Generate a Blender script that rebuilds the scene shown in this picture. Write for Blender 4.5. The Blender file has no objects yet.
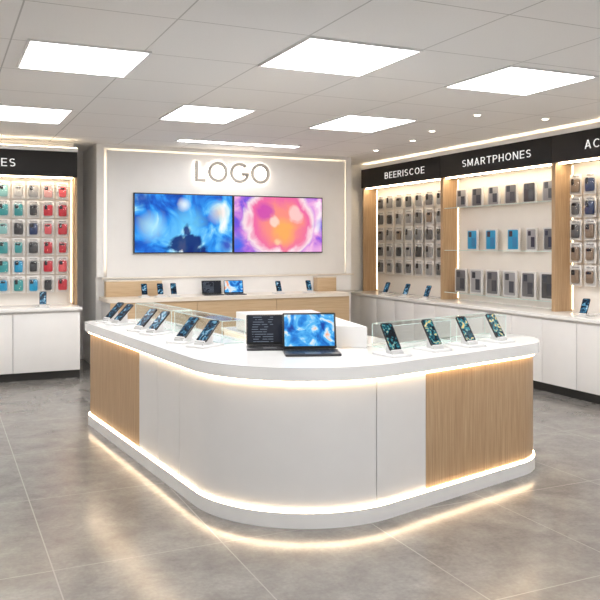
import bpy, bmesh, math, random
from mathutils import Vector, Matrix
random.seed(4)
S = bpy.context.scene
COL = S.collection
S.view_settings.view_transform = 'Standard'
S.view_settings.look = 'None'

# ------------------------------------------------------------ materials
MATS = {}
def nmat(name):
    m = bpy.data.materials.new(name); m.use_nodes = True
    nt = m.node_tree; b = nt.nodes['Principled BSDF']
    return m, nt, b
def plain(name, col, rough=0.5, metal=0.0, emit=None, es=0.0, spec=0.5, var=0.03):
    if name in MATS: return MATS[name]
    m, nt, b = nmat(name)
    n = nt.nodes.new('ShaderNodeTexNoise'); n.inputs['Scale'].default_value = 6
    tc = nt.nodes.new('ShaderNodeTexCoord'); nt.links.new(tc.outputs['Object'], n.inputs['Vector'])
    mx = nt.nodes.new('ShaderNodeMix'); mx.data_type = 'RGBA'
    mx.inputs[6].default_value = (*[c*(1-var) for c in col], 1)
    mx.inputs[7].default_value = (*[min(1, c*(1+var)) for c in col], 1)
    nt.links.new(n.outputs['Fac'], mx.inputs[0]); nt.links.new(mx.outputs[2], b.inputs['Base Color'])
    b.inputs['Roughness'].default_value = rough; b.inputs['Metallic'].default_value = metal
    b.inputs['Specular IOR Level'].default_value = spec
    if emit:
        b.inputs['Emission Color'].default_value = (*emit, 1); b.inputs['Emission Strength'].default_value = es
    MATS[name] = m
    return m
def ramp(nt, fac, stops):
    r = nt.nodes.new('ShaderNodeValToRGB'); e = r.color_ramp.elements
    while len(e) < len(stops): e.new(0.5)
    for i, (p, c) in enumerate(stops): e[i].position = p; e[i].color = (*c, 1)
    nt.links.new(fac, r.inputs['Fac']); return r.outputs['Color']
def mth(nt, op, a, bv=None):
    n = nt.nodes.new('ShaderNodeMath'); n.operation = op
    for i, v in enumerate((a, bv)):
        if v is None: continue
        if isinstance(v, (int, float)): n.inputs[i].default_value = v
        else: nt.links.new(v, n.inputs[i])
    return n.outputs[0]
def mix(nt, f, a, b):
    mx = nt.nodes.new('ShaderNodeMix'); mx.data_type = 'RGBA'
    for i, v in ((0, f), (6, a), (7, b)):
        if isinstance(v, tuple): mx.inputs[i].default_value = (*v, 1)
        elif isinstance(v, (int, float)): mx.inputs[i].default_value = v
        else: nt.links.new(v, mx.inputs[i])
    return mx.outputs[2]
def gridlines(nt, px, ox, py, oy, w):
    tc = nt.nodes.new('ShaderNodeTexCoord'); sp = nt.nodes.new('ShaderNodeSeparateXYZ')
    nt.links.new(tc.outputs['Object'], sp.inputs[0])
    fx = mth(nt, 'LESS_THAN', mth(nt, 'FRACT', mth(nt, 'DIVIDE', mth(nt, 'SUBTRACT', sp.outputs[0], ox - w/2 - 50*px), px)), w/px)
    fy = mth(nt, 'LESS_THAN', mth(nt, 'FRACT', mth(nt, 'DIVIDE', mth(nt, 'SUBTRACT', sp.outputs[1], oy - w/2 - 50*py), py)), w/py)
    return mth(nt, 'MAXIMUM', fx, fy), tc

def wood_mat(name, c1, c2, c3, axis=2):
    m, nt, b = nmat(name)
    tc = nt.nodes.new('ShaderNodeTexCoord'); mp = nt.nodes.new('ShaderNodeMapping')
    sc = [75, 75, 75]; sc[axis] = 2.0
    mp.inputs['Scale'].default_value = sc
    nt.links.new(tc.outputs['Object'], mp.inputs[0])
    n = nt.nodes.new('ShaderNodeTexNoise'); n.inputs['Scale'].default_value = 1.5; n.inputs['Detail'].default_value = 5; n.inputs['Roughness'].default_value = .6
    nt.links.new(mp.outputs[0], n.inputs['Vector'])
    c = ramp(nt, n.outputs['Fac'], [(.2, c1), (.5, c2), (.8, c3)])
    nt.links.new(c, b.inputs['Base Color']); b.inputs['Roughness'].default_value = .45
    return m
WOOD = wood_mat('oak_vertical', (.31,.19,.10), (.45,.30,.17), (.58,.415,.255))
WOODH = wood_mat('oak_horizontal', (.44,.30,.175), (.55,.40,.245), (.64,.49,.32), 0)
WHITE = plain('white_lacquer', (.80,.795,.79), .3)
PANELW = plain('white_cladding', (.73,.722,.715), .30)
TOPW = plain('white_solid_surface', (.85,.847,.84), .14)
WALLW = plain('white_wall', (.86,.855,.85), .6)
GREYW = plain('grey_wall_paint', (.84,.83,.815), .7)
BLACK = plain('black_plastic', (.012,.012,.013), .3)
SIGNB = plain('charcoal_sign', (.018,.017,.017), .5, spec=.3)
TOE = plain('black_toe_kick', (.015,.015,.015), .5)
STEEL = plain('brushed_metal', (.55,.54,.53), .3, .9)
LETTER = plain('grey_beige_metal', (.47,.445,.415), .5, .0)
TXT = plain('white_letter', (.9,.9,.9), .5, emit=(1,1,1), es=.45)
LED = plain('warm_led', (1,.85,.65), .5, emit=(1,.76,.50), es=17.0)
LEDF = plain('warm_led_floor', (1,.85,.65), .5, emit=(1,.75,.49), es=30.0)
LEDS = plain('soft_led', (1,.9,.75), .5, emit=(1,.79,.54), es=18.0)
LEDE = plain('edge_led', (1,.9,.75), .5, emit=(1,.84,.64), es=3.0)
LEDV = plain('upright_led', (1,.9,.75), .5, emit=(1,.78,.52), es=7.0)
HALO = plain('halo_led', (1,.9,.75), .5, emit=(1,.90,.76), es=9.0)
PANEL = plain('lit_diffuser', (1,1,1), .5, emit=(1,.985,.97), es=12.0)
SPOT = plain('spot_lens', (1,1,1), .5, emit=(1,.88,.7), es=8.0)
BACKP = plain('cream_back_panel', (.84,.80,.75), .6)

def glass_mat(name, tint):
    m = bpy.data.materials.new(name); m.use_nodes = True; nt = m.node_tree; nt.nodes.clear()
    o = nt.nodes.new('ShaderNodeOutputMaterial'); t = nt.nodes.new('ShaderNodeBsdfTransparent'); g = nt.nodes.new('ShaderNodeBsdfGlossy')
    t.inputs[0].default_value = (*tint, 1); g.inputs['Roughness'].default_value = .03
    f = nt.nodes.new('ShaderNodeLayerWeight'); f.inputs[0].default_value = .5
    k = mth(nt, 'ADD', mth(nt, 'MULTIPLY', mth(nt, 'POWER', f.outputs['Facing'], 4.0), .35), .03)
    mx = nt.nodes.new('ShaderNodeMixShader')
    nt.links.new(k, mx.inputs[0])
    nt.links.new(t.outputs[0], mx.inputs[1]); nt.links.new(g.outputs[0], mx.inputs[2]); nt.links.new(mx.outputs[0], o.inputs[0])
    return m
GLASS = glass_mat('clear_glass', (.978,.992,.988))
BLIS = glass_mat('clear_blister', (.97,.97,.97))
GEDGE = plain('glass_edge', (.70,.84,.81), .15)

def floor_mat():
    m, nt, b = nmat('stone_tile_floor')
    f, tc = gridlines(nt, .9, .52, 1.2, 4.12, .007)
    n = nt.nodes.new('ShaderNodeTexNoise'); n.inputs['Scale'].default_value = 3.0; n.inputs['Detail'].default_value = 8; n.inputs['Roughness'].default_value = .64; n.inputs['Distortion'].default_value = .3
    n2 = nt.nodes.new('ShaderNodeTexNoise'); n2.inputs['Scale'].default_value = 45; n2.inputs['Detail'].default_value = 6; n2.inputs['Roughness'].default_value = .6
    n3 = nt.nodes.new('ShaderNodeTexNoise'); n3.inputs['Scale'].default_value = 13; n3.inputs['Detail'].default_value = 8; n3.inputs['Roughness'].default_value = .7
    for q in (n, n2, n3): nt.links.new(tc.outputs['Object'], q.inputs['Vector'])
    c = ramp(nt, n.outputs['Fac'], [(.2, (.165,.156,.146)), (.8, (.41,.39,.368))])
    def mul(a, bb):
        mx = nt.nodes.new('ShaderNodeMix'); mx.data_type = 'RGBA'; mx.blend_type = 'MULTIPLY'; mx.inputs[0].default_value = 1
        nt.links.new(a, mx.inputs[6]); nt.links.new(bb, mx.inputs[7]); return mx.outputs[2]
    c = mul(c, ramp(nt, n2.outputs['Fac'], [(.15, (.68,.675,.67)), (.85, (1.0,1.0,1.0))]))
    c = mul(c, ramp(nt, n3.outputs['Fac'], [(.1, (.64,.64,.64)), (.9, (1.0,1.0,1.0))]))
    col = mix(nt, f, c, (.30,.285,.27))
    nt.links.new(col, b.inputs['Base Color'])
    b.inputs['Roughness'].default_value = .21
    b.inputs['Specular IOR Level'].default_value = .7
    return m
def ceil_mat():
    m, nt, b = nmat('ceiling_tiles')
    f, tc = gridlines(nt, .87, .42, .9, .05, .010)
    n = nt.nodes.new('ShaderNodeTexNoise'); n.inputs['Scale'].default_value = 90; nt.links.new(tc.outputs['Object'], n.inputs['Vector'])
    c = ramp(nt, n.outputs['Fac'], [(.2, (.82,.817,.815)), (.8, (.86,.857,.855))])
    nt.links.new(mix(nt, f, c, (.52,.515,.51)), b.inputs['Base Color']); b.inputs['Roughness'].default_value = .8
    return m

def screen_mat(name, stops, scale=3.0, orb=None, es=1.0, seedv=0.0, lines=False, detail=4, dist=1.3):
    m, nt, b = nmat(name)
    tc = nt.nodes.new('ShaderNodeTexCoord'); oi = nt.nodes.new('ShaderNodeObjectInfo')
    add = nt.nodes.new('ShaderNodeVectorMath'); add.operation = 'ADD'
    cmb = nt.nodes.new('ShaderNodeCombineXYZ'); nt.links.new(mth(nt, 'ADD', mth(nt, 'MULTIPLY', oi.outputs['Random'], 0.0 if orb else 9.0), seedv), cmb.inputs[1])
    nt.links.new(tc.outputs['Object'], add.inputs[0]); nt.links.new(cmb.outputs[0], add.inputs[1])
    n = nt.nodes.new('ShaderNodeTexNoise'); n.inputs['Scale'].default_value = scale; n.inputs['Detail'].default_value = detail
    n.inputs['Distortion'].default_value = dist
    nt.links.new(add.outputs[0], n.inputs['Vector'])
    col = ramp(nt, n.outputs['Fac'], stops)
    if orb:
        for (cx, cz, rr, ocol, soft, amt, *wob) in orb:
            sp = nt.nodes.new('ShaderNodeSeparateXYZ'); nt.links.new(tc.outputs['Object'], sp.inputs[0])
            dx = mth(nt, 'SUBTRACT', sp.outputs[0], cx); dz = mth(nt, 'SUBTRACT', sp.outputs[2], cz)
            if len(wob) > 1: dx = mth(nt, 'MULTIPLY', dx, wob[1])
            d = mth(nt, 'SQRT', mth(nt, 'ADD', mth(nt, 'MULTIPLY', dx, dx), mth(nt, 'MULTIPLY', dz, dz)))
            d = mth(nt, 'ADD', d, mth(nt, 'MULTIPLY', mth(nt, 'SUBTRACT', n.outputs['Fac'], .5), rr*(wob[0] if wob else 1.0)))
            f = mth(nt, 'DIVIDE', mth(nt, 'SUBTRACT', rr, d), soft)
            cl = nt.nodes.new('ShaderNodeClamp'); nt.links.new(f, cl.inputs[0])
            col = mix(nt, mth(nt, 'MULTIPLY', cl.outputs[0], amt), col, ocol)
    if lines:
        sp = nt.nodes.new('ShaderNodeSeparateXYZ'); nt.links.new(tc.outputs['Object'], sp.inputs[0])
        ln = mth(nt, 'LESS_THAN', mth(nt, 'FRACT', mth(nt, 'MULTIPLY', sp.outputs[2], 60)), .3)
        nn = nt.nodes.new('ShaderNodeTexNoise'); nn.inputs['Scale'].default_value = 22; nt.links.new(tc.outputs['Object'], nn.inputs['Vector'])
        inx = mth(nt, 'GREATER_THAN', sp.outputs[0], -.12)
        inx2 = mth(nt, 'LESS_THAN', sp.outputs[0], .03)
        msk = mth(nt, 'MULTIPLY', mth(nt, 'MULTIPLY', inx, inx2), mth(nt, 'GREATER_THAN', nn.outputs['Fac'], .46))
        col = mix(nt, mth(nt, 'MULTIPLY', ln, msk), col, (.14,.17,.22))
    nt.links.new(col, b.inputs['Emission Color']); b.inputs['Emission Strength'].default_value = es
    b.inputs['Base Color'].default_value = (.006,.006,.006,1); b.inputs['Roughness'].default_value = .25
    b.inputs['Specular IOR Level'].default_value = .08
    return m
TV1 = screen_mat('tv_art_blue', [(.30,(.003,.03,.30)), (.42,(.01,.13,.66)), (.50,(.03,.33,.92)), (.57,(.14,.56,1)), (.64,(.55,.88,1)), (.72,(.97,.99,1))], 2.6,
    orb=[(.50,.16,.18,(.95,.62,.45),.16,.75,1.6), (-.45,-.05,.22,(.50,.88,1),.2,.8,2.0), (.05,-.02,.28,(.16,.64,1),.2,.75,1.8), (.02,-.30,.19,(.004,.02,.16),.04,.94,2.2,.62), (.03,-.10,.10,(.006,.02,.18),.03,.92,2.2,1.3), (.0,.26,.10,(.88,.97,1),.08,.85,1.5), (.62,-.3,.14,(.04,.05,.50),.1,.85,1.5), (-.6,.33,.16,(.01,.06,.45),.1,.9,1.5)], es=1.0, detail=9, dist=.9)
TV2 = screen_mat('tv_art_pink', [(.30,(.03,.10,.72)), (.42,(.22,.10,.75)), (.50,(.55,.20,.75)), (.60,(.90,.45,.80)), (.70,(1,.85,.95))], 2.3,
    orb=[(.02,.02,.52,(1,.78,.82),.05,.95,.8,.86), (.02,.02,.47,(.90,.14,.38),.08,.97,.8,.88), (.04,-.02,.40,(1,.30,.24),.16,.97,1.0,.92), (.06,-.10,.24,(1,.46,.12),.14,.92,1.4), (-.22,.17,.15,(.66,.08,.46),.07,.9,1.6), (.26,.15,.13,(1,.66,.64),.05,.85,1.8), (-.08,.04,.09,(1,.76,.66),.04,.8,2.2), (-.02,-.26,.08,(1,.70,.40),.04,.8,2.0), (-.66,-.26,.18,(.03,.16,.85),.14,.9,1.5), (.72,.0,.20,(.05,.14,.85),.16,.9,1.5)], es=1.0, detail=7, dist=1.2)
LAPART = screen_mat('laptop_art', [(.34,(.01,.06,.36)), (.46,(.02,.26,.78)), (.54,(.12,.55,.98)), (.60,(.75,.9,1)), (.67,(1,.40,.18))], 8, es=1.0, seedv=.3)
LAPDARK = screen_mat('laptop_dark_page', [(.3,(.008,.010,.016)), (.7,(.018,.022,.036))], 4, es=1.0, lines=True)
PH = [screen_mat('phone_screen_teal', [(.40,(.006,.010,.016)), (.50,(.015,.09,.13)), (.56,(.04,.38,.44)), (.62,(.85,.60,.12)), (.72,(.8,.85,.7))], 21, es=1.0),
      screen_mat('phone_screen_blue', [(.42,(.007,.012,.022)), (.53,(.014,.07,.15)), (.60,(.08,.32,.50)), (.72,(.75,.85,.95))], 20, es=.95)]

# ------------------------------------------------------------ geometry helpers
def finish(bm, name, mat, smooth=True):
    bmesh.ops.recalc_face_normals(bm, faces=bm.faces[:])
    me = bpy.data.meshes.new(name); bm.to_mesh(me); bm.free()
    if smooth:
        for p in me.polygons: p.use_smooth = True
        me.set_sharp_from_angle(angle=math.radians(32))
    me.materials.append(mat)
    return me
def bevel_all(bm, w, seg=2):
    es = [e for e in bm.edges if len(e.link_faces) == 2 and e.calc_face_angle(0) > math.radians(40)]
    if es: bmesh.ops.bevel(bm, geom=es, offset=w, segments=seg, affect='EDGES', profile=.5)
def box_me(name, lo, hi, mat, bev=0.0, T=None):
    bm = bmesh.new(); bmesh.ops.create_cube(bm, size=1)
    lo = Vector(lo); hi = Vector(hi); c = (lo+hi)/2; s = hi-lo
    for v in bm.verts: v.co = Vector((v.co.x*s.x, v.co.y*s.y, v.co.z*s.z)) + c
    if bev: bevel_all(bm, bev)
    if T: bm.transform(T)
    return finish(bm, name, mat)
def prism_me(name, pts, z0, z1, mat, bev=0.0, T=None):
    bm = bmesh.new()
    bot = [bm.verts.new((p[0], p[1], z0)) for p in pts]; top = [bm.verts.new((p[0], p[1], z1)) for p in pts]
    n = len(pts)
    bm.faces.new(list(reversed(bot))); bm.faces.new(top)
    for i in range(n): bm.faces.new((bot[i], bot[(i+1) % n], top[(i+1) % n], top[i]))
    if bev:
        es = [e for e in bm.edges if e.is_valid and (all(v in top for v in e.verts) or all(v in bot for v in e.verts))]
        bmesh.ops.bevel(bm, geom=es, offset=bev, segments=2, affect='EDGES', profile=.5)
    if T: bm.transform(T)
    return finish(bm, name, mat)
def merge_me(name, mes, mat):
    bm = bmesh.new()
    for me in mes: bm.from_mesh(me)
    for f in bm.faces: f.material_index = 0
    me = bpy.data.meshes.new(name); bm.to_mesh(me); bm.free()
    for p in me.polygons: p.use_smooth = True
    me.set_sharp_from_angle(angle=math.radians(32))
    me.materials.append(mat); return me
def cyl_me(name, r, z0, z1, mat, n=24, T=None, r2=None):
    bm = bmesh.new()
    bmesh.ops.create_cone(bm, cap_ends=True, segments=n, radius1=r, radius2=r if r2 is None else r2, depth=z1-z0)
    bmesh.ops.translate(bm, verts=bm.verts, vec=(0, 0, (z0+z1)/2))
    if T: bm.transform(T)
    return finish(bm, name, mat)
def fillet(pts, rad, n=10):
    out = []; N = len(pts)
    for i in range(N):
        p0, p1, p2 = (Vector(pts[(i-1) % N]), Vector(pts[i]), Vector(pts[(i+1) % N])); r = rad[i] if isinstance(rad, (list, tuple)) else rad
        if r <= 0: out.append((p1.x, p1.y)); continue
        v1 = (p0-p1).normalized(); v2 = (p2-p1).normalized(); a = v1.angle(v2)
        t = r/math.tan(a/2); c = p1+(v1+v2).normalized()*r/math.sin(a/2)
        s = p1+v1*t-c; e = p1+v2*t-c
        a0 = math.atan2(s.y, s.x); a1 = math.atan2(e.y, e.x); d = (a1-a0+math.pi) % (2*math.pi)-math.pi
        k = n if r < .55 else n*4
        for j in range(k+1):
            q = a0+d*j/k; out.append((c.x+r*math.cos(q), c.y+r*math.sin(q)))
    return out
def offset(pts, d):
    N = len(pts); out = []
    L = []
    for i in range(N):
        a = Vector(pts[i]); b = Vector(pts[(i+1) % N]); t = (b-a).normalized(); nrm = Vector((-t.y, t.x)); L.append((a+nrm*d, t))
    for i in range(N):
        p, t = L[i-1]; q, s = L[i]
        cr = t.x*s.y-t.y*s.x; w = q-p; k = (w.x*s.y-w.y*s.x)/cr; r = p+t*k; out.append((r.x, r.y))
    return out
def rrect(w, h, r, cx=0, cy=0, n=5):
    return [(x+cx, y+cy) for x, y in fillet([(-w/2, -h/2), (w/2, -h/2), (w/2, h/2), (-w/2, h/2)], r, n)]

def obj(name, me, parent=None, loc=(0,0,0), rot=(0,0,0), **k):
    o = bpy.data.objects.new(name, me); COL.objects.link(o); o.location = loc; o.rotation_euler = rot
    if parent: o.parent = parent
    for a, v in k.items(): o[a] = v
    return o
def root(name, label, cat, loc=(0,0,0), rz=0, group=None):
    o = bpy.data.objects.new(name, None); COL.objects.link(o); o.location = loc; o.rotation_euler = (0, 0, rz); o.empty_display_size = .1
    o['label'] = label; o['category'] = cat
    if group: o['group'] = group
    return o
def thing(name, me, label, cat, loc=(0,0,0), rz=0, group=None):
    o = obj(name, me, None, loc, (0,0,rz), label=label, category=cat)
    if group: o['group'] = group
    return o
def struct(name, lo, hi, mat, bev=0):
    lo = Vector(lo); hi = Vector(hi)
    return obj(name, box_me(name, lo, hi, mat, bev), kind='structure')

# own plain grotesque capitals: strokes in a unit-height cell, extruded flat
def arc(cx, cy, rx, ry, a0, a1, n=12):
    return [(cx+rx*math.cos(D_(a0+(a1-a0)*i/n)), cy+ry*math.sin(D_(a0+(a1-a0)*i/n))) for i in range(n+1)]
def D_(a): return math.radians(a)
st = .062
sh = .052
GL = {
 'E': (.52, [[(st,0),(st,1)], [(st,1-st),(.52,1-st)], [(st,.5),(.48,.5)], [(st,st),(.52,st)]]),
 'I': (.13, [[(st,0),(st,1)]]),
 'A': (.68, [[(.07,0),(.34,1)], [(.34,1),(.61,0)], [(.15,.30),(.53,.30)]]),
 'T': (.60, [[(0,1-st),(.60,1-st)], [(.30,0),(.30,1)]]),
 'H': (.62, [[(st,0),(st,1)], [(.55,0),(.55,1)], [(st,.5),(.55,.5)]]),
 'N': (.64, [[(st,0),(st,1)], [(.565,0),(.565,1)], [(st,1-.02),(.565,.02)]]),
 'M': (.76, [[(st,0),(st,1)], [(.685,0),(.685,1)], [(st,.98),(.38,.15)], [(.38,.15),(.685,.98)]]),
 'O': (.74, [arc(.37,.5,.295,.435,0,360,28)]),
 'C': (.66, [arc(.37,.5,.295,.435,45,315,22)]),
 'P': (.58, [[(st,0),(st,1)], [(st,1-st),(.32,1-st)]+arc(.32,.70,.20,.235,90,-90,10)+[(st,.465)]]),
 'R': (.62, [[(st,0),(st,1)], [(st,1-st),(.32,1-st)]+arc(.32,.71,.20,.225,90,-90,10)+[(st,.485)], [(.30,.49),(.56,0)]]),
 'B': (.60, [[(st,0),(st,1)], [(st,1-st),(.30,1-st)]+arc(.30,.735,.19,.20,90,-90,10)+[(st,.535)], [(.30,.52)]+arc(.31,.29,.22,.228,90,-90,10)+[(st,.062)]]),
 'S': (.58, [arc(.29,.72,.21,.215,35,270,14)+arc(.29,.28,.21,.215,90,-145,14)]),
}
def text_me(name, txt, cap, mat, width):
    bm = bmesh.new(); x = 0; gap = .18
    for ch in txt:
        w_, strokes = GL[ch]
        for s in strokes:
            closed = (Vector(s[0])-Vector(s[-1])).length < 1e-4
            pts = s[:-1] if closed else s; n = len(pts); L = []; R = []
            for i in range(n):
                p = Vector(pts[i]); a = Vector(pts[(i-1) % n]) if (closed or i) else p; b = Vector(pts[(i+1) % n]) if (closed or i < n-1) else p
                d1 = (p-a).normalized() if (p-a).length > 1e-6 else None; d2 = (b-p).normalized() if (b-p).length > 1e-6 else None
                d1 = d1 or d2; d2 = d2 or d1
                t = (d1+d2).normalized(); nr = Vector((-t.y, t.x)); k = sh/max(.5, Vector((-d1.y, d1.x)).dot(nr))
                q1 = p+nr*k; q2 = p-nr*k
                L.append(bm.verts.new((q1.x+x, q1.y, 0))); R.append(bm.verts.new((q2.x+x, q2.y, 0)))
            for i in range(n if closed else n-1):
                j = (i+1) % n; bm.faces.new((L[i], L[j], R[j], R[i]))
        x += w_+gap
    tot = x-gap
    for v in bm.verts: v.co.x = (v.co.x-tot/2)*width/tot; v.co.y = (v.co.y-.5)*cap
    ex = bmesh.ops.extrude_face_region(bm, geom=bm.faces[:])
    bmesh.ops.translate(bm, verts=[g for g in ex['geom'] if isinstance(g, bmesh.types.BMVert)], vec=(0, 0, .004))
    return finish(bm, name, mat, False)
R90 = Matrix.Rotation(math.radians(90), 4, 'X')
D = math.radians

# ------------------------------------------------------------ room
HC = 3.0
struct('floor', (-3.6, -1.6, -.1), (6.9, 11.8, 0), floor_mat())
struct('ceiling', (-3.6, -1.6, HC), (6.9, 11.8, HC+.1), ceil_mat())
struct('wall_right', (6.76, -1.6, 0), (6.9, 11.8, HC), WALLW)
struct('wall_back', (-3.6, 11.62, 0), (6.9, 11.8, HC), GREYW)
struct('wall_left', (-3.6, -1.6, 0), (-3.46, 11.8, HC), WALLW)
struct('wall_back_left', (-3.5, 10.66, 0), (1.60, 11.62, HC), GREYW)
struct('wall_feature', (1.88, 10.6, 0), (5.74, 11.62, HC), GREYW)

# ceiling lights
def lpanel(x0, x1, y0, y1):
    cx, cy = (x0+x1)/2, (y0+y1)/2; w, d = x1-x0, y1-y0
    r = root('ceiling_light_panel', 'flat white square lit panel set flush in tiled ceiling', 'ceiling light', (cx, cy, HC), group='ceiling light panels')
    fr = []
    for lo, hi in (((-w/2,-d/2,-.014),(w/2,-d/2+.018,0)), ((-w/2,d/2-.018,-.014),(w/2,d/2,0)), ((-w/2,-d/2+.018,-.014),(-w/2+.018,d/2-.018,0)), ((w/2-.018,-d/2+.018,-.014),(w/2,d/2-.018,0))):
        fr.append(box_me('f', lo, hi, WHITE))
    obj('frame', merge_me('frame', fr, WHITE), r)
    obj('diffuser', box_me('diffuser', (-w/2+.018,-d/2+.018,-.010), (w/2-.018,d/2-.018,0), PANEL), r)
for x0, x1, y0, y1 in ((.52,1.34,5.38,6.26), (2.16,3.03,4.55,5.45), (3.88,4.76,4.66,5.52), (2.11,2.86,7.25,8.2), (3.82,4.66,7.1,8.1), (.42,1.2,8.0,8.97),
        (2.75,4.45,9.62,9.84),
        (-1.4,-.5,5.45,6.35), (-1.4,-.5,8.0,8.9), (.42,1.29,2.75,3.65), (2.16,3.03,1.85,2.75), (3.9,4.77,1.85,2.75), (.42,1.29,.05,.95), (3.9,4.77,-.85,.05), (-1.4,-.5,1.85,2.75), (5.64,6.4,3.2,4.1)):
    lpanel(x0, x1, y0, y1)
for (x, y) in ((5.03,6.56), (5.84,6.46), (5.25,7.7), (5.5,8.5), (5.6,9.6)):
    r = root('recessed_downlight', 'small round recessed spot with white ring in the ceiling', 'downlight', (x, y, HC), group='round ceiling spots')
    obj('ring', prism_me('ring', [(.048*math.cos(a*math.pi/12), .048*math.sin(a*math.pi/12)) for a in range(24)], -.012, 0, WHITE, .003), r)
    obj('lens', cyl_me('lens', .030, -.018, -.010, SPOT), r)

# ------------------------------------------------------------ feature wall
r = root('display_wall_panel', 'large white wall panel with glowing warm edge behind the screens', 'wall panel', (3.8, 10.6, 1.22))
obj('panel', box_me('panel', (-1.79, -.10, 0), (1.78, -.045, 1.69), WALLW, .004), r)
obj('led_edge', box_me('led_edge', (-1.765, -.04, .10), (1.755, -.015, 1.665), LEDE), r, label='warm glowing edge strip')
fr = [box_me('a', (-1.92,-.06,0), (-1.825,0,1.78), WALLW), box_me('a', (1.815,-.06,0), (1.91,0,1.78), WALLW), box_me('a', (-1.825,-.06,1.725), (1.815,0,1.78), WALLW)]
obj('surround_frame', merge_me('surround_frame', fr, WALLW), r)

# TVs
for i, (mt, lab) in enumerate(((TV1, 'thin black wall screen showing blue swirling art'), (TV2, 'thin black wall screen showing pink and orange art'))):
    cx = 2.35+1.415*(i+.5)
    r = root('wall_screen', lab, 'television', (cx, 10.5, 1.945))
    obj('casing', box_me('casing', (-.705,-.05,-.41), (.705,0,.41), BLACK, .004), r)
    obj('display', box_me('display', (-.69,-.054,-.395), (.69,-.0495,.395), mt), r)

# LOGO letters
def ring_me(a0, a1, R, w, y0=-.055, y1=-.018, mat=None):
    n = 44; bm = bmesh.new(); full = abs(a1-a0) > 359
    rows = []
    for j in range(n if full else n+1):
        a = D(a0+(a1-a0)*j/n); q = []
        for rr, y in ((R, y1), (R, y0), (R-w, y0), (R-w, y1)):
            q.append(bm.verts.new((rr*math.cos(a), y, rr*math.sin(a))))
        rows.append(q)
    m = len(rows)
    for j in range(m if full else m-1):
        A, B = rows[j], rows[(j+1) % m]
        for k in range(4): bm.faces.new((A[k], A[(k+1) % 4], B[(k+1) % 4], B[k]))
    if not full: bm.faces.new(rows[0]); bm.faces.new(list(reversed(rows[-1])))
    return finish(bm, 'letter', mat or LETTER)
lr = root('logo_sign', 'raised grey metal letters reading LOGO on white wall', 'sign', (3.755, 10.5, 2.675))
Rr = .148; wd = .048
def glyphs(g, y0, y1, mat):
    L_ = merge_me('l', [box_me('l', (-.550+g,y0,-Rr+g), (-.550+wd-g,y1,Rr-g), mat), box_me('l', (-.550+wd-g,y0,-Rr+g), (-.395-g,y1,-Rr+wd-g), mat)], mat)
    O_ = ring_me(0, 360, Rr-g, wd-2*g, y0, y1, mat)
    G_ = merge_me('g', [ring_me(42, 345, Rr-g, wd-2*g, y0, y1, mat), box_me('g', (.03+g,y0,-.02-wd/2+g), (Rr-g,y1,-.02+wd/2-g), mat)], mat)
    return L_, O_, G_
LL, OO, GG = glyphs(0, -.046, -.028, LETTER); hl, ho, hg = glyphs(.004, -.0275, 0, HALO)
for me, hm, x in ((LL, hl, 0), (OO, ho, -.215), (GG, hg, .11), (OO, ho, .425)):
    o = obj('letter', me, lr, (x, 0, 0)); obj('halo_light', hm, o, label='warm halo light behind letter')

# back counter
r = root('back_counter', 'low oak fronted counter standing against the screen wall', 'counter', (1.9, 9.85, 0))
W = 3.45
obj('body', box_me('body', (.03,.04,.08), (W-.03,.60,.92), WHITE), r)
for k in range(3):
    obj('wood_panel', box_me('wood_panel', (.03+k*1.13,.02,.09), (.03+(k+1)*1.13-.006,.04,.92), WOODH), r, label='light oak front panel')
obj('toe_kick', box_me('toe_kick', (.06,.08,0), (W-.06,.58,.08), TOE), r)
PALEW = plain('pale_worktop', (.80,.74,.66), .3)
thing('back_countertop', prism_me('back_countertop', fillet([(0,0),(W,0),(W,.65),(0,.65)], [.12,.12,.02,.02]), 0, .05, PALEW, .006), 'pale cream worktop over the oak fronted back counter', 'countertop', (1.9, 9.85, .92))
r = root('counter_backsplash', 'pale backsplash band with slim ledge along wall', 'backsplash', (1.96, 10.44, .97))
obj('board', box_me('board', (0,.02,0), (3.7,.06,.225), WALLW), r)
obj('ledge', box_me('ledge', (-.02,0,.225), (3.74,.06,.25), PALEW, .004), r, label='slim pale ledge')
for lo, hi in ((1.96, 2.70), (5.02, 5.33)):
    r = root('oak_end_block', 'raised oak block at the end of the back counter', 'wood block', (lo, 10.30, .97), group='raised oak ends of the back counter')
    obj('block', box_me('block', (0,0,0), (hi-lo,.135,.20), WOODH, .003), r)
    obj('cap', box_me('cap', (-.004,-.004,.20), (hi-lo+.004,.137,.215), PALEW, .003), r, label='pale top cap')

# ------------------------------------------------------------ island counter
P = [(1.19,7.5), (1.52,3.775), (4.06,4.452), (4.31,5.22), (2.13,4.63), (1.90,7.5)]
RAD = [.16, .84, .50, .27, .12, .12]
ZT = .94
def radoff(d): return [RAD[0]-d, RAD[1]-d, RAD[2]-d, RAD[3]-d, RAD[4]+d, RAD[5]-d]
slab = fillet(P, RAD)
thing('island_countertop', prism_me('island_countertop', slab, .862, ZT, TOPW, .012), 'glossy white L-shaped worktop with large rounded corner', 'countertop')
ir = root('island_counter', 'white and oak L-shaped sales counter with rounded corner and glowing edges', 'sales counter', (0,0,0))
d0 = .045
core = fillet(offset(P, d0+.022), radoff(d0+.022))
obj('body', prism_me('body', core, .095, .862, WHITE), ir)
plin = fillet(offset(P, d0-.014), radoff(d0-.014))
obj('plinth', prism_me('plinth', plin, 0, .09, WHITE, .006), ir, label='white base plinth')
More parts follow.
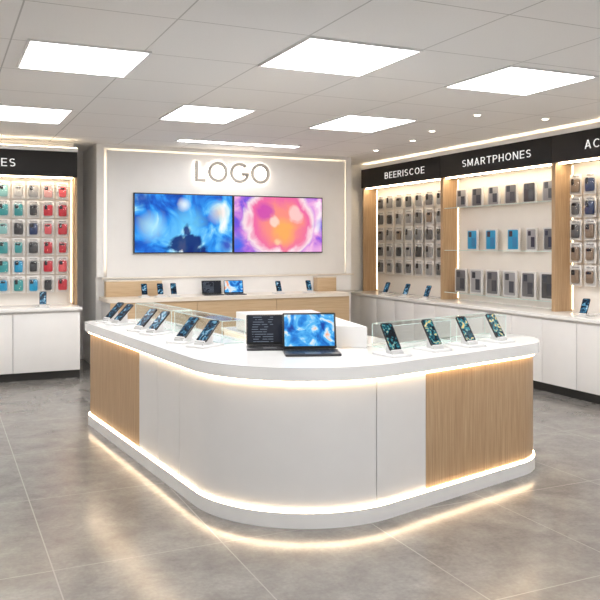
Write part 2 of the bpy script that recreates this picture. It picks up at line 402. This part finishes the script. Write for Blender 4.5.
def ribbon(name, outl, z0, z1, th, mat, i0=0, i1=None, closed=True):
    pts = outl if closed else outl[i0:i1]
    n = len(pts); bm = bmesh.new(); rows = []
    for i in range(n):
        p = Vector(pts[i]); a = Vector(pts[(i-1) % n]) if (closed or i > 0) else p; b = Vector(pts[(i+1) % n]) if (closed or i < n-1) else p
        t = (b-a).normalized(); nr = Vector((-t.y, t.x)); q = p+nr*th
        rows.append([bm.verts.new(c) for c in ((p.x,p.y,z0), (p.x,p.y,z1), (q.x,q.y,z1), (q.x,q.y,z0))])
    for j in range(n if closed else n-1):
        A, B = rows[j], rows[(j+1) % n]
        for k in range(4): bm.faces.new((A[k], A[(k+1) % 4], B[(k+1) % 4], B[k]))
    if not closed: bm.faces.new(rows[0]); bm.faces.new(list(reversed(rows[-1])))
    return finish(bm, name, mat)
ledU = fillet(offset(P, d0-.014), radoff(d0-.014))
ledL = fillet(offset(P, d0-.008), radoff(d0-.008))
obj('upper_led_strip', ribbon('upper_led', ledU, .842, .862, .014, LED), ir, label='warm glowing strip under worktop')
obj('lower_led_strip', ribbon('lower_led', ledL, .0905, .103, .010, LEDF), ir, label='warm glowing strip above plinth')
outer = fillet(offset(P, d0), radoff(d0))
dense = []
M_ = len(outer)
for i in range(M_):
    a = Vector(outer[i]); b = Vector(outer[(i+1) % M_]); k = max(1, int((b-a).length/.03))
    for j in range(k): dense.append(tuple(a+(b-a)*j/k))
def nearest(x, y): return min(range(len(dense)), key=lambda i: (dense[i][0]-x)**2+(dense[i][1]-y)**2)
cuts = [nearest(1.245,7.32), nearest(1.37,5.91), nearest(1.405,5.505), nearest(1.44,5.07), nearest(2.37,4.04), nearest(2.79,4.15), nearest(4.14,4.90), nearest(4.16,5.10)]
kinds = ['w','p','p','p','p','w','p']
for a, b, k in zip(cuts[:-1], cuts[1:], kinds):
    if b-a < 2: continue
    seg = dense[a:b+1]
    e = Vector(seg[-1]); f = Vector(seg[-2]); seg[-1] = tuple(e+(f-e).normalized()*.006)
    if k == 'w': obj('wood_panel', ribbon('wood_panel', seg, .104, .842, .02, WOOD, closed=False, i1=len(seg)), ir, label='light oak cladding panel')
    else: obj('white_panel', ribbon('white_panel', seg, .104, .842, .02, PANELW, closed=False, i1=len(seg)), ir, label='smooth white cladding panel')

# inner storage cabinet
r = root('storage_cabinet', 'plain white waist-high cabinet inside the sales counter', 'cabinet', (2.2, 5.02, 0))
obj('body', box_me('body', (.02,.0,.06), (.83,1.38,.91), WHITE, .004), r)
obj('toe_kick', box_me('toe_kick', (.05,.05,0), (.8,1.35,.06), TOE), r)
obj('top', prism_me('top', [(0,-.30),(.53,-.16),(.85,-.05),(.85,1.4),(0,1.4)], .91, ZT, TOPW, .004), r)
for k in range(2): obj('door', box_me('door', (.83,.03+k*.68,.08), (.845,.70+k*.68,.90), WHITE, .002), r)
thing('display_riser', prism_me('display_riser', [(2.22,5.12),(2.66,4.68),(2.92,6.1),(2.26,6.2)], 0, .15, WHITE, .006), 'wide white raised display block behind the open laptops', 'display block', (0, 0, ZT+.0005))

# glass cases
def glass_case(cx, cy, L, W_, H, rz, lab):
    r = root('glass_display_case', lab, 'glass case', (cx, cy, ZT), rz, 'glass cases on the sales counter')
    t = .006
    for lo, hi in (((-L/2,-W_/2,0),(L/2,-W_/2+t,H)), ((-L/2,W_/2-t,0),(L/2,W_/2,H)), ((-L/2,-W_/2+t,0),(-L/2+t,W_/2-t,H)), ((L/2-t,-W_/2+t,0),(L/2,W_/2-t,H))):
        obj('glass_pane', box_me('glass_pane', lo, hi, GLASS), r)
    obj('glass_top', box_me('glass_top', (-L/2,-W_/2,H), (L/2,W_/2,H+t), GLASS), r)
    ed = []
    e = .004
    for z in (H+t-.002, .003):
        ed += [box_me('e',(-L/2,-W_/2-.001,z-.003),(L/2,-W_/2+.003,z+.002),GEDGE), box_me('e',(-L/2,W_/2-.003,z-.003),(L/2,W_/2+.001,z+.002),GEDGE),
               box_me('e',(-L/2-.001,-W_/2,z-.003),(-L/2+.003,W_/2,z+.002),GEDGE), box_me('e',(L/2-.003,-W_/2,z-.003),(L/2+.001,W_/2,z+.002),GEDGE)]
    for sx in (-1, 1):
        for sy in (-1, 1): ed.append(box_me('e',(sx*L/2-e/2,sy*W_/2-e/2,0),(sx*L/2+e/2,sy*W_/2+e/2,H),GEDGE))
    obj('polished_edges', merge_me('edges', ed, GEDGE), r)
aL = math.atan2(3.725, -.33)
glass_case(1.79, 6.82, .95, .18, .16, aL, 'long low clear glass case along worktop edge')
glass_case(1.88, 5.80, .95, .18, .16, aL, 'long low clear glass case along worktop edge')
aR = math.atan2(.655, 2.45)
glass_case(3.05, 4.72, .60, .20, .16, aR, 'clear glass case behind the display phones')
glass_case(3.70, 4.90, .60, .20, .16, aR, 'clear glass case behind the display phones')

# ------------------------------------------------------------ phones
CACHE = {}
def cached(key, fn):
    if key not in CACHE: CACHE[key] = fn()
    return CACHE[key]
STANDW = plain('stand_white', (.68,.68,.68), .35)
def phone_on_stand(x, y, z, rz, s=1.0, mi=0, group='display phones on the sales counter', lab='black smartphone with lit screen leaning on white stand', tilt=30):
    key = (s, tilt)
    T = Matrix.Translation((0, -.025*s, .030*s)) @ Matrix.Rotation(D(-tilt), 4, 'X')
    w, h, t = .076*s, .165*s, .009*s
    body = cached(('pb',)+key, lambda: prism_me('phone_body', rrect(w, h, .011*s, 0, h/2), -t/2, t/2, BLACK, .0015*s, T @ R90))
    scr = cached(('ps', mi)+key, lambda: prism_me('phone_screen', rrect(w*.88, h*.92, .008*s, 0, h/2), t/2, t/2+.0008, PH[mi], 0, T @ R90))
    cam = cached(('pc',)+key, lambda: prism_me('phone_camera', rrect(w*.35, w*.35, .006*s, w*.22, h*.85), -t/2-.0015, -t/2, BLACK, 0, T @ R90))
    r = root('smartphone', lab, 'smartphone', (x, y, z), rz, group)
    obj('body', body, r); obj('screen', scr, r); obj('camera_module', cam, r)
    r = root('phone_stand', 'small white angled phone stand with flat base', 'phone stand', (x, y, z), rz, group.replace('display phones', 'phone stands'))
    obj('base', cached(('sb',)+key, lambda: prism_me('stand_base', rrect(.14*s, .19*s, .015*s, 0, .01*s), 0, .012*s, STANDW, .002*s)), r)
    def sup():
        a = box_me('a', (-.034*s, t/2+.0002, -.008*s), (.034*s, t/2+.006*s, .11*s), STANDW, 0, T)
        b = box_me('a', (-.036*s, -t/2-.007*s, -.008*s), (.036*s, t/2+.0002, -.0005), STANDW, 0, T)
        h1 = .030*s+math.cos(D(tilt))*.085*s; y1 = -.025*s+math.sin(D(tilt))*.085*s+.010*s
        c = prism_me('w', [(-.018*s, .010*s), (y1+.012*s, .010*s), (y1+.008*s, h1-.012*s), (y1, h1-.008*s)], -.016*s, .016*s, STANDW, 0, Matrix(((0,0,1,0),(1,0,0,0),(0,1,0,0),(0,0,0,1))))
        d = box_me('a', (-.036*s, -.044*s, .010*s), (.036*s, -.018*s, .026*s), STANDW)
        return merge_me('support', [a, b, c, d], STANDW)
    obj('support', cached(('ss',)+key, sup), r)
for x, y, a in ((1.67,5.24,-60), (1.61,5.53,-60), (1.55,6.13,-64), (1.52,6.42,-64), (1.45,7.00,-66), (1.42,7.26,-66)):
    phone_on_stand(x, y, ZT, D(a), 1.24, 1, tilt=48)
for x, y, a in ((2.64,4.31,5), (3.02,4.41,6), (3.37,4.50,7), (3.71,4.60,9)):
    phone_on_stand(x, y, ZT, D(a), 1.20, 0, tilt=34)
g2 = 'display phones on the wall counter'
for y in (10.46, 9.89, 9.34, 6.35): phone_on_stand(6.28, y, .88, D(-70), 1.1, 1, g2)
phone_on_stand(1.15, 10.1, .88, D(-8), 1.1, 1, g2)
phone_on_stand(.5, 10.1, .88, D(-8), 1.1, 1, g2)
g3 = 'display phones on the back counter'
for x in (2.41, 2.62, 2.80, 4.31, 4.78): phone_on_stand(x, 10.08, .97, D(-5), 1.0, 1, g3)

# ------------------------------------------------------------ laptops
def laptop(x, y, z, rz, s, mt, lab, tilt=14):
    r = root('laptop', lab, 'laptop', (x, y, z), rz)
    w, d, t = .35*s, .24*s, .014*s
    DK = plain('dark_aluminium', (.05,.05,.055), .35, .6)
    obj('base', prism_me('laptop_base', rrect(w, d, .012*s), 0, t, DK, .002*s), r)
    keys = []
    for i in range(12):
        for j in range(5):
            kx = -w*.43+i*w*.072; ky = -.01*s+j*.022*s
            keys.append(box_me('k', (kx, ky, t), (kx+w*.060, ky+.017*s, t+.0015*s), BLACK))
    obj('keyboard', merge_me('keyboard', keys, BLACK), r)
    obj('trackpad', box_me('trackpad', (-.05*s, -d*.44, t), (.05*s, -.022*s, t+.0008), plain('trackpad_grey', (.10,.10,.11), .3)), r)
    T = Matrix.Translation((0, d/2-.008*s, t+.002*s)) @ Matrix.Rotation(D(-tilt), 4, 'X')
    lid = obj('lid', prism_me('lid', rrect(w, .235*s, .01*s, 0, .1175*s), -.004*s, .004*s, BLACK, .001*s, T @ R90), r)
    obj('display', prism_me('display', rrect(w*.93, .205*s, .004*s, 0, .1215*s), .004*s, .0048*s, mt, 0, T @ R90), lid)
    obj('hinge', cyl_me('hinge', .006*s, -w*.35, w*.35, DK, 12, Matrix.Translation((0, d/2-.007*s, t+.002*s)) @ Matrix.Rotation(D(90), 4, 'Y')), r)
laptop(2.20, 4.60, ZT, D(-19), 1.03, LAPART, 'open black laptop with blue and orange swirl on screen')
laptop(2.05, 4.955, ZT, D(-20), .90, LAPDARK, 'open black laptop showing dark page with fine lines')
laptop(3.37, 10.15, .97, D(-6), .78, LAPDARK, 'small open black laptop with dark screen on back counter')
laptop(3.68, 10.12, .97, D(-6), .78, LAPART, 'small open black laptop with blue screen on back counter')

# ------------------------------------------------------------ wall cabinets
def cabinet(loc, rz, w, doors, grp):
    r = root('base_cabinet', 'white flat-door base cabinet with black toe kick', 'cabinet', loc, rz, grp)
    obj('body', box_me('body', (0.001,.02,.1), (w-.001,.58,.84), WHITE), r)
    obj('toe_kick', box_me('toe_kick', (0,.05,0), (w,.58,.1), TOE), r, label='black recessed toe kick')
    dw = w/doors
    for k in range(doors): obj('door', box_me('door', (k*dw+.004,0,.105), ((k+1)*dw-.004,.02,.815), WHITE, .002), r)
yy = 11.58
for k in range(7):
    cabinet((6.15, yy-k*1.05, 0), D(-90), 1.05, 2, 'base cabinets under the wall displays')
thing('cabinet_worktop', box_me('cabinet_worktop', (0,-.03,0), (7.4,.6,.04), TOPW, .006), 'long white worktop over base cabinets', 'countertop', (6.15, 11.6, .84), D(-90))
for k in range(3): cabinet((1.58-.79*(k+1), 9.97, 0), 0, .79, 1, 'base cabinets beside the screen wall')
thing('cabinet_worktop', box_me('cabinet_worktop', (0,-.03,0), (2.4,.66,.04), TOPW, .006), 'white worktop over base cabinets beside screen wall', 'countertop', (-.80, 9.97, .84))

# ------------------------------------------------------------ display units
def bay(loc, rz, w, txt, tw, tx, hooks=(), shelves=(), h0=2.60, h1=2.91, lab='', cap=.11):
    r = root('display_unit', lab, 'display shelving', loc, rz)
    z0 = .88; dep = .28
    obj('back_panel', box_me('back_panel', (0,dep-.02,z0), (w,dep,h1), BACKP), r)
    for x0 in (0, w-.03): obj('side_panel', box_me('side_panel', (x0,0,z0), (x0+.03,dep-.02,h0), WOOD, .002), r, label='light oak upright side panel')
    hd = obj('header_sign', box_me('header_sign', (0.004,-.03,h0), (w-.004,dep-.02,h1), SIGNB, .002), r, label='charcoal header board')
    if txt:
        obj('lettering', text_me('lettering', txt, cap, TXT, tw), hd, (tx, -.0295, (h0+h1)/2-.005), (D(90),0,0), label='white capital letters')
    obj('fascia', box_me('fascia', (0,-.045,h1), (w,dep,h1+.05), WALLW), r)
    obj('cove_led_strip', box_me('cove_led', (.0,.01,h1+.05), (w,.02,h1+.060), LEDS), r, label='warm glowing strip above header')
    obj('top_led_strip', box_me('top_led', (.05,.03,h0-.014), (w-.05,.09,h0), LEDS), r, label='warm glowing strip under header')
    for x0 in (.032, w-.038): obj('side_led_strip', box_me('side_led', (x0,dep-.026,z0+.02), (x0+.006,dep-.02,h0-.02), LEDV), r, label='warm upright light strip')
    for (x, z) in hooks:
        obj('peg_hook', cached('hook', lambda: cyl_me('peg_hook', .004, 0, .13, STEEL, 8)), r, (x, dep-.02, z), (D(90),0,0))
    for (x0, x1, z) in shelves:
        s = obj('glass_shelf', box_me('glass_shelf', (x0,.03,z-.008), (x1,dep-.02,z), GLASS), r, label='clear glass shelf')
        obj('front_edge', box_me('front_edge', (x0,.026,z-.009), (x1,.03,z), GEDGE), s)
    return r
def colmat(c): 
    k = 'case_%d_%d_%d' % tuple(int(v*255) for v in c); return plain(k, c, .3)
def hang_case(parent_loc, rz, lx, lz, w, h, c, cname, group, card=(.76,.74,.72), var=0):
    ly = .28-.02-.085
    m = Matrix.Translation(parent_loc) @ Matrix.Rotation(rz, 4, 'Z'); p = m @ Vector((lx, ly, lz))
    r = root('phone_case', '%s phone case hanging in clear blister pack on peg' % cname, 'phone case', p, rz, group)
    fw, fh = ((.66,.78), (.58,.70), (.72,.74))[var]
    cm = plain('pack_card', card, .5); dk = plain('lens_black', (.02,.02,.025), .2); ln = plain('pack_print', (.30,.29,.29), .5)
    obj('hang_card', cached(('hc', w, h), lambda: prism_me('hang_card', rrect(w, h*1.18, .010, 0, -h*.59+.02), -.003, 0, cm, .0008, R90)), r)
    obj('case_shell', cached(('cs', w, h, c, var), lambda: prism_me('case_shell', rrect(w*fw, h*fh, .018, 0, -h*.66+.02), .0, .016, colmat(c), .005, R90)), r, label='%s shell' % cname)
    obj('camera_cutout', cached(('cc', w, h, var), lambda: prism_me('camera_cutout', rrect(w*(.28,.40,.22)[var], w*(.32,.16,.40)[var], .010, -w*(.14,.04,.18)[var], -h*.43+.02), .016, .019, dk, .001, R90)), r)
    obj('card_print', cached(('cp', w, h), lambda: prism_me('card_print', rrect(w*.6, .012, .003, 0, -h*.13+.02), 0, .001, ln, 0, R90)), r, label='grey printed strip')
    obj('hang_tab', cached(('ht', w), lambda: prism_me('hang_tab', rrect(w*.35, .03, .010, 0, .012), .0, .002, cm, 0, R90)), r)
    obj('blister', cached(('bl', w, h), lambda: prism_me('blister', rrect(w*.86, h*.90, .02, 0, -h*.66+.02), .0, .026, BLIS, .006, R90)), r, label='clear plastic blister')
def pack(parent_loc, rz, lx, lz, w, h, c, cname, group):
    m = Matrix.Translation(parent_loc) @ Matrix.Rotation(rz, 4, 'Z'); p = m @ Vector((lx, .16, lz))
    r = root('phone_box', '%s boxed smartphone standing upright on shelf' % cname, 'phone box', p, rz, group)
    dk = colmat(c); ed = plain('box_pale', (.66,.655,.65), .4); sc = plain('print_dark', (.05,.055,.07), .2)
    obj('box', cached(('bx', w, h), lambda: box_me('box', (-w/2,-.010,0), (w/2,.010,h), ed, .002)), r)
    obj('phone_picture', cached(('bp', w, h, c), lambda: prism_me('phone_picture', rrect(w*.78, h*.88, .014, 0, h*.5), .010, .014, dk, .001, R90)), r, label='%s phone picture' % cname)
    obj('camera_picture', cached(('bc', w, h), lambda: prism_me('camera_picture', rrect(w*.26, w*.30, .008, -w*.17, h*.76), .014, .016, sc, 0, R90)), r)
    obj('screen_picture', cached(('bs', w, h, c == BL2), lambda: prism_me('screen_picture', rrect(w*.34, h*.44, .006, w*.14, h*.38), .014, .0155, sc if c != BL2 else colmat(BLU), 0, R90)), r)

SIL=(.30,.30,.31); GR=(.13,.13,.14); DKG=(.05,.052,.058); LT=(.48,.48,.48); BR=(.26,.19,.14)
TEAL=(.05,.32,.34); TL2=(.25,.50,.50); RED=(.55,.03,.05); RD2=(.70,.10,.12); NAV=(.03,.05,.13); BLU=(.02,.20,.42); BL2=(.015,.30,.55); PINK=(.62,.33,.33)
NM={SIL:'silver grey',GR:'dark grey',DKG:'black',LT:'light grey',BR:'brown',TEAL:'dark teal',TL2:'pale teal',RED:'dark red',RD2:'red',NAV:'navy',BLU:'blue',BL2:'bright blue',PINK:'pale pink'}

# left bay
L0 = (-.60, 10.34, 0); LW = 2.2
cols = [.72, .90, 1.08, 1.26, 1.44]; rows = [2.44, 2.20, 1.96, 1.72, 1.48, 1.24]
tab = [[TL2,LT,SIL,PINK,RD2],[TEAL,TEAL,DKG,RED,RED],[TL2,DKG,NAV,RD2,RED],[TEAL,TEAL,DKG,RED,RED],[TEAL,BL2,DKG,RED,RD2],[BL2,TEAL,BL2,DKG,RED]]
xs = [c-L0[0] for c in cols]+[.54-L0[0], .36-L0[0]]
bay(L0, 0, LW, 'ES', .17, .765-L0[0], [(x, z) for x in xs for z in rows], (), 2.52, 2.84, 'oak sided hook display with charcoal header over white cabinets', .10)
for j, z in enumerate(rows):
    for i, x in enumerate(xs):
        c = (tab[j]+[TEAL, NAV])[i]; hang_case(L0, 0, x, z, .15, .188, c, NM[c], 'phone cases on hooks beside the screen wall', var=(i+2*j) % 3)
# right bay one
A0 = (6.45, 11.5, 0)
xs = [.30+.283*i for i in range(7)]; rows = [2.44, 2.18, 1.92, 1.66, 1.40]
bay(A0, D(-90), 2.28, 'BEERISCOE', 1.12, 1.33, [(x, z) for x in xs for z in rows], (), 2.60, 2.91, 'oak sided hook display full of grey cases, header reads BEERISCOE', .10)
for z in rows:
    for x in xs:
        c = random.choice([SIL,GR,SIL,GR,DKG,BR]); hang_case(A0, D(-90), x, z, .225, .205, c, NM[c], 'grey phone cases on hooks', var=random.randrange(3))
# bay two
B0 = (6.45, 9.22, 0)
bay(B0, D(-90), 2.22, 'SMARTPHONES', 1.36, 1.20, (), [(.03,2.19,2.17), (.03,2.19,1.58), (.03,2.19,.99)], 2.60, 2.91, 'oak sided shelf display with glass shelves, header reads SMARTPHONES', .095)
for i in range(6): 
    c = [SIL,GR,SIL,GR,DKG,SIL][i]; pack(B0, D(-90), .26+.345*i, 2.17, .25, .26, c, NM[c], 'boxed phones on top glass shelf')
for x, c in ((.50,BL2), (.90,BL2), (1.34,BL2), (1.68,SIL), (1.98,GR)): pack(B0, D(-90), x, 1.58, .24 if c == BL2 else .19, .28, c, NM[c], 'boxed phones on middle glass shelf')
for i in range(6):
    c = [GR,SIL,GR,SIL,GR,DKG][i]; pack(B0, D(-90), .24+.345*i, .99, .27, .33, c, NM[c], 'boxed phones on lowest glass shelf')
# bay three
C0 = (6.45, 7.0, 0)
xs = [.17+.22*i for i in range(6)]; rows = [2.44, 2.18, 1.92, 1.66, 1.40]
bay(C0, D(-90), 2.22, 'ACC', .34, .685, [(x, z) for x in xs for z in rows], (), 2.60, 2.91, 'oak sided hook display of dark cases under charcoal header', .095)
for z in rows:
    for x in xs:
        c = random.choice([DKG,GR,BR,NAV]); hang_case(C0, D(-90), x, z, .18, .20, c, NM[c], 'dark phone cases on hooks', var=random.randrange(3))

# ------------------------------------------------------------ world + camera
w = bpy.data.worlds.new('world'); S.world = w; w.use_nodes = True
w.node_tree.nodes['Background'].inputs[0].default_value = (.98,.98,1,1); w.node_tree.nodes['Background'].inputs[1].default_value = .55
cd = bpy.data.cameras.new('camera'); cam = bpy.data.objects.new('camera', cd); COL.objects.link(cam); S.camera = cam
cam.location = (0, 0, 1.65); cam.rotation_euler = (D(90), 0, D(-24.7))
cd.sensor_width = 36; cd.lens = 46.9; cd.shift_y = -55/600; cd.clip_start = .05
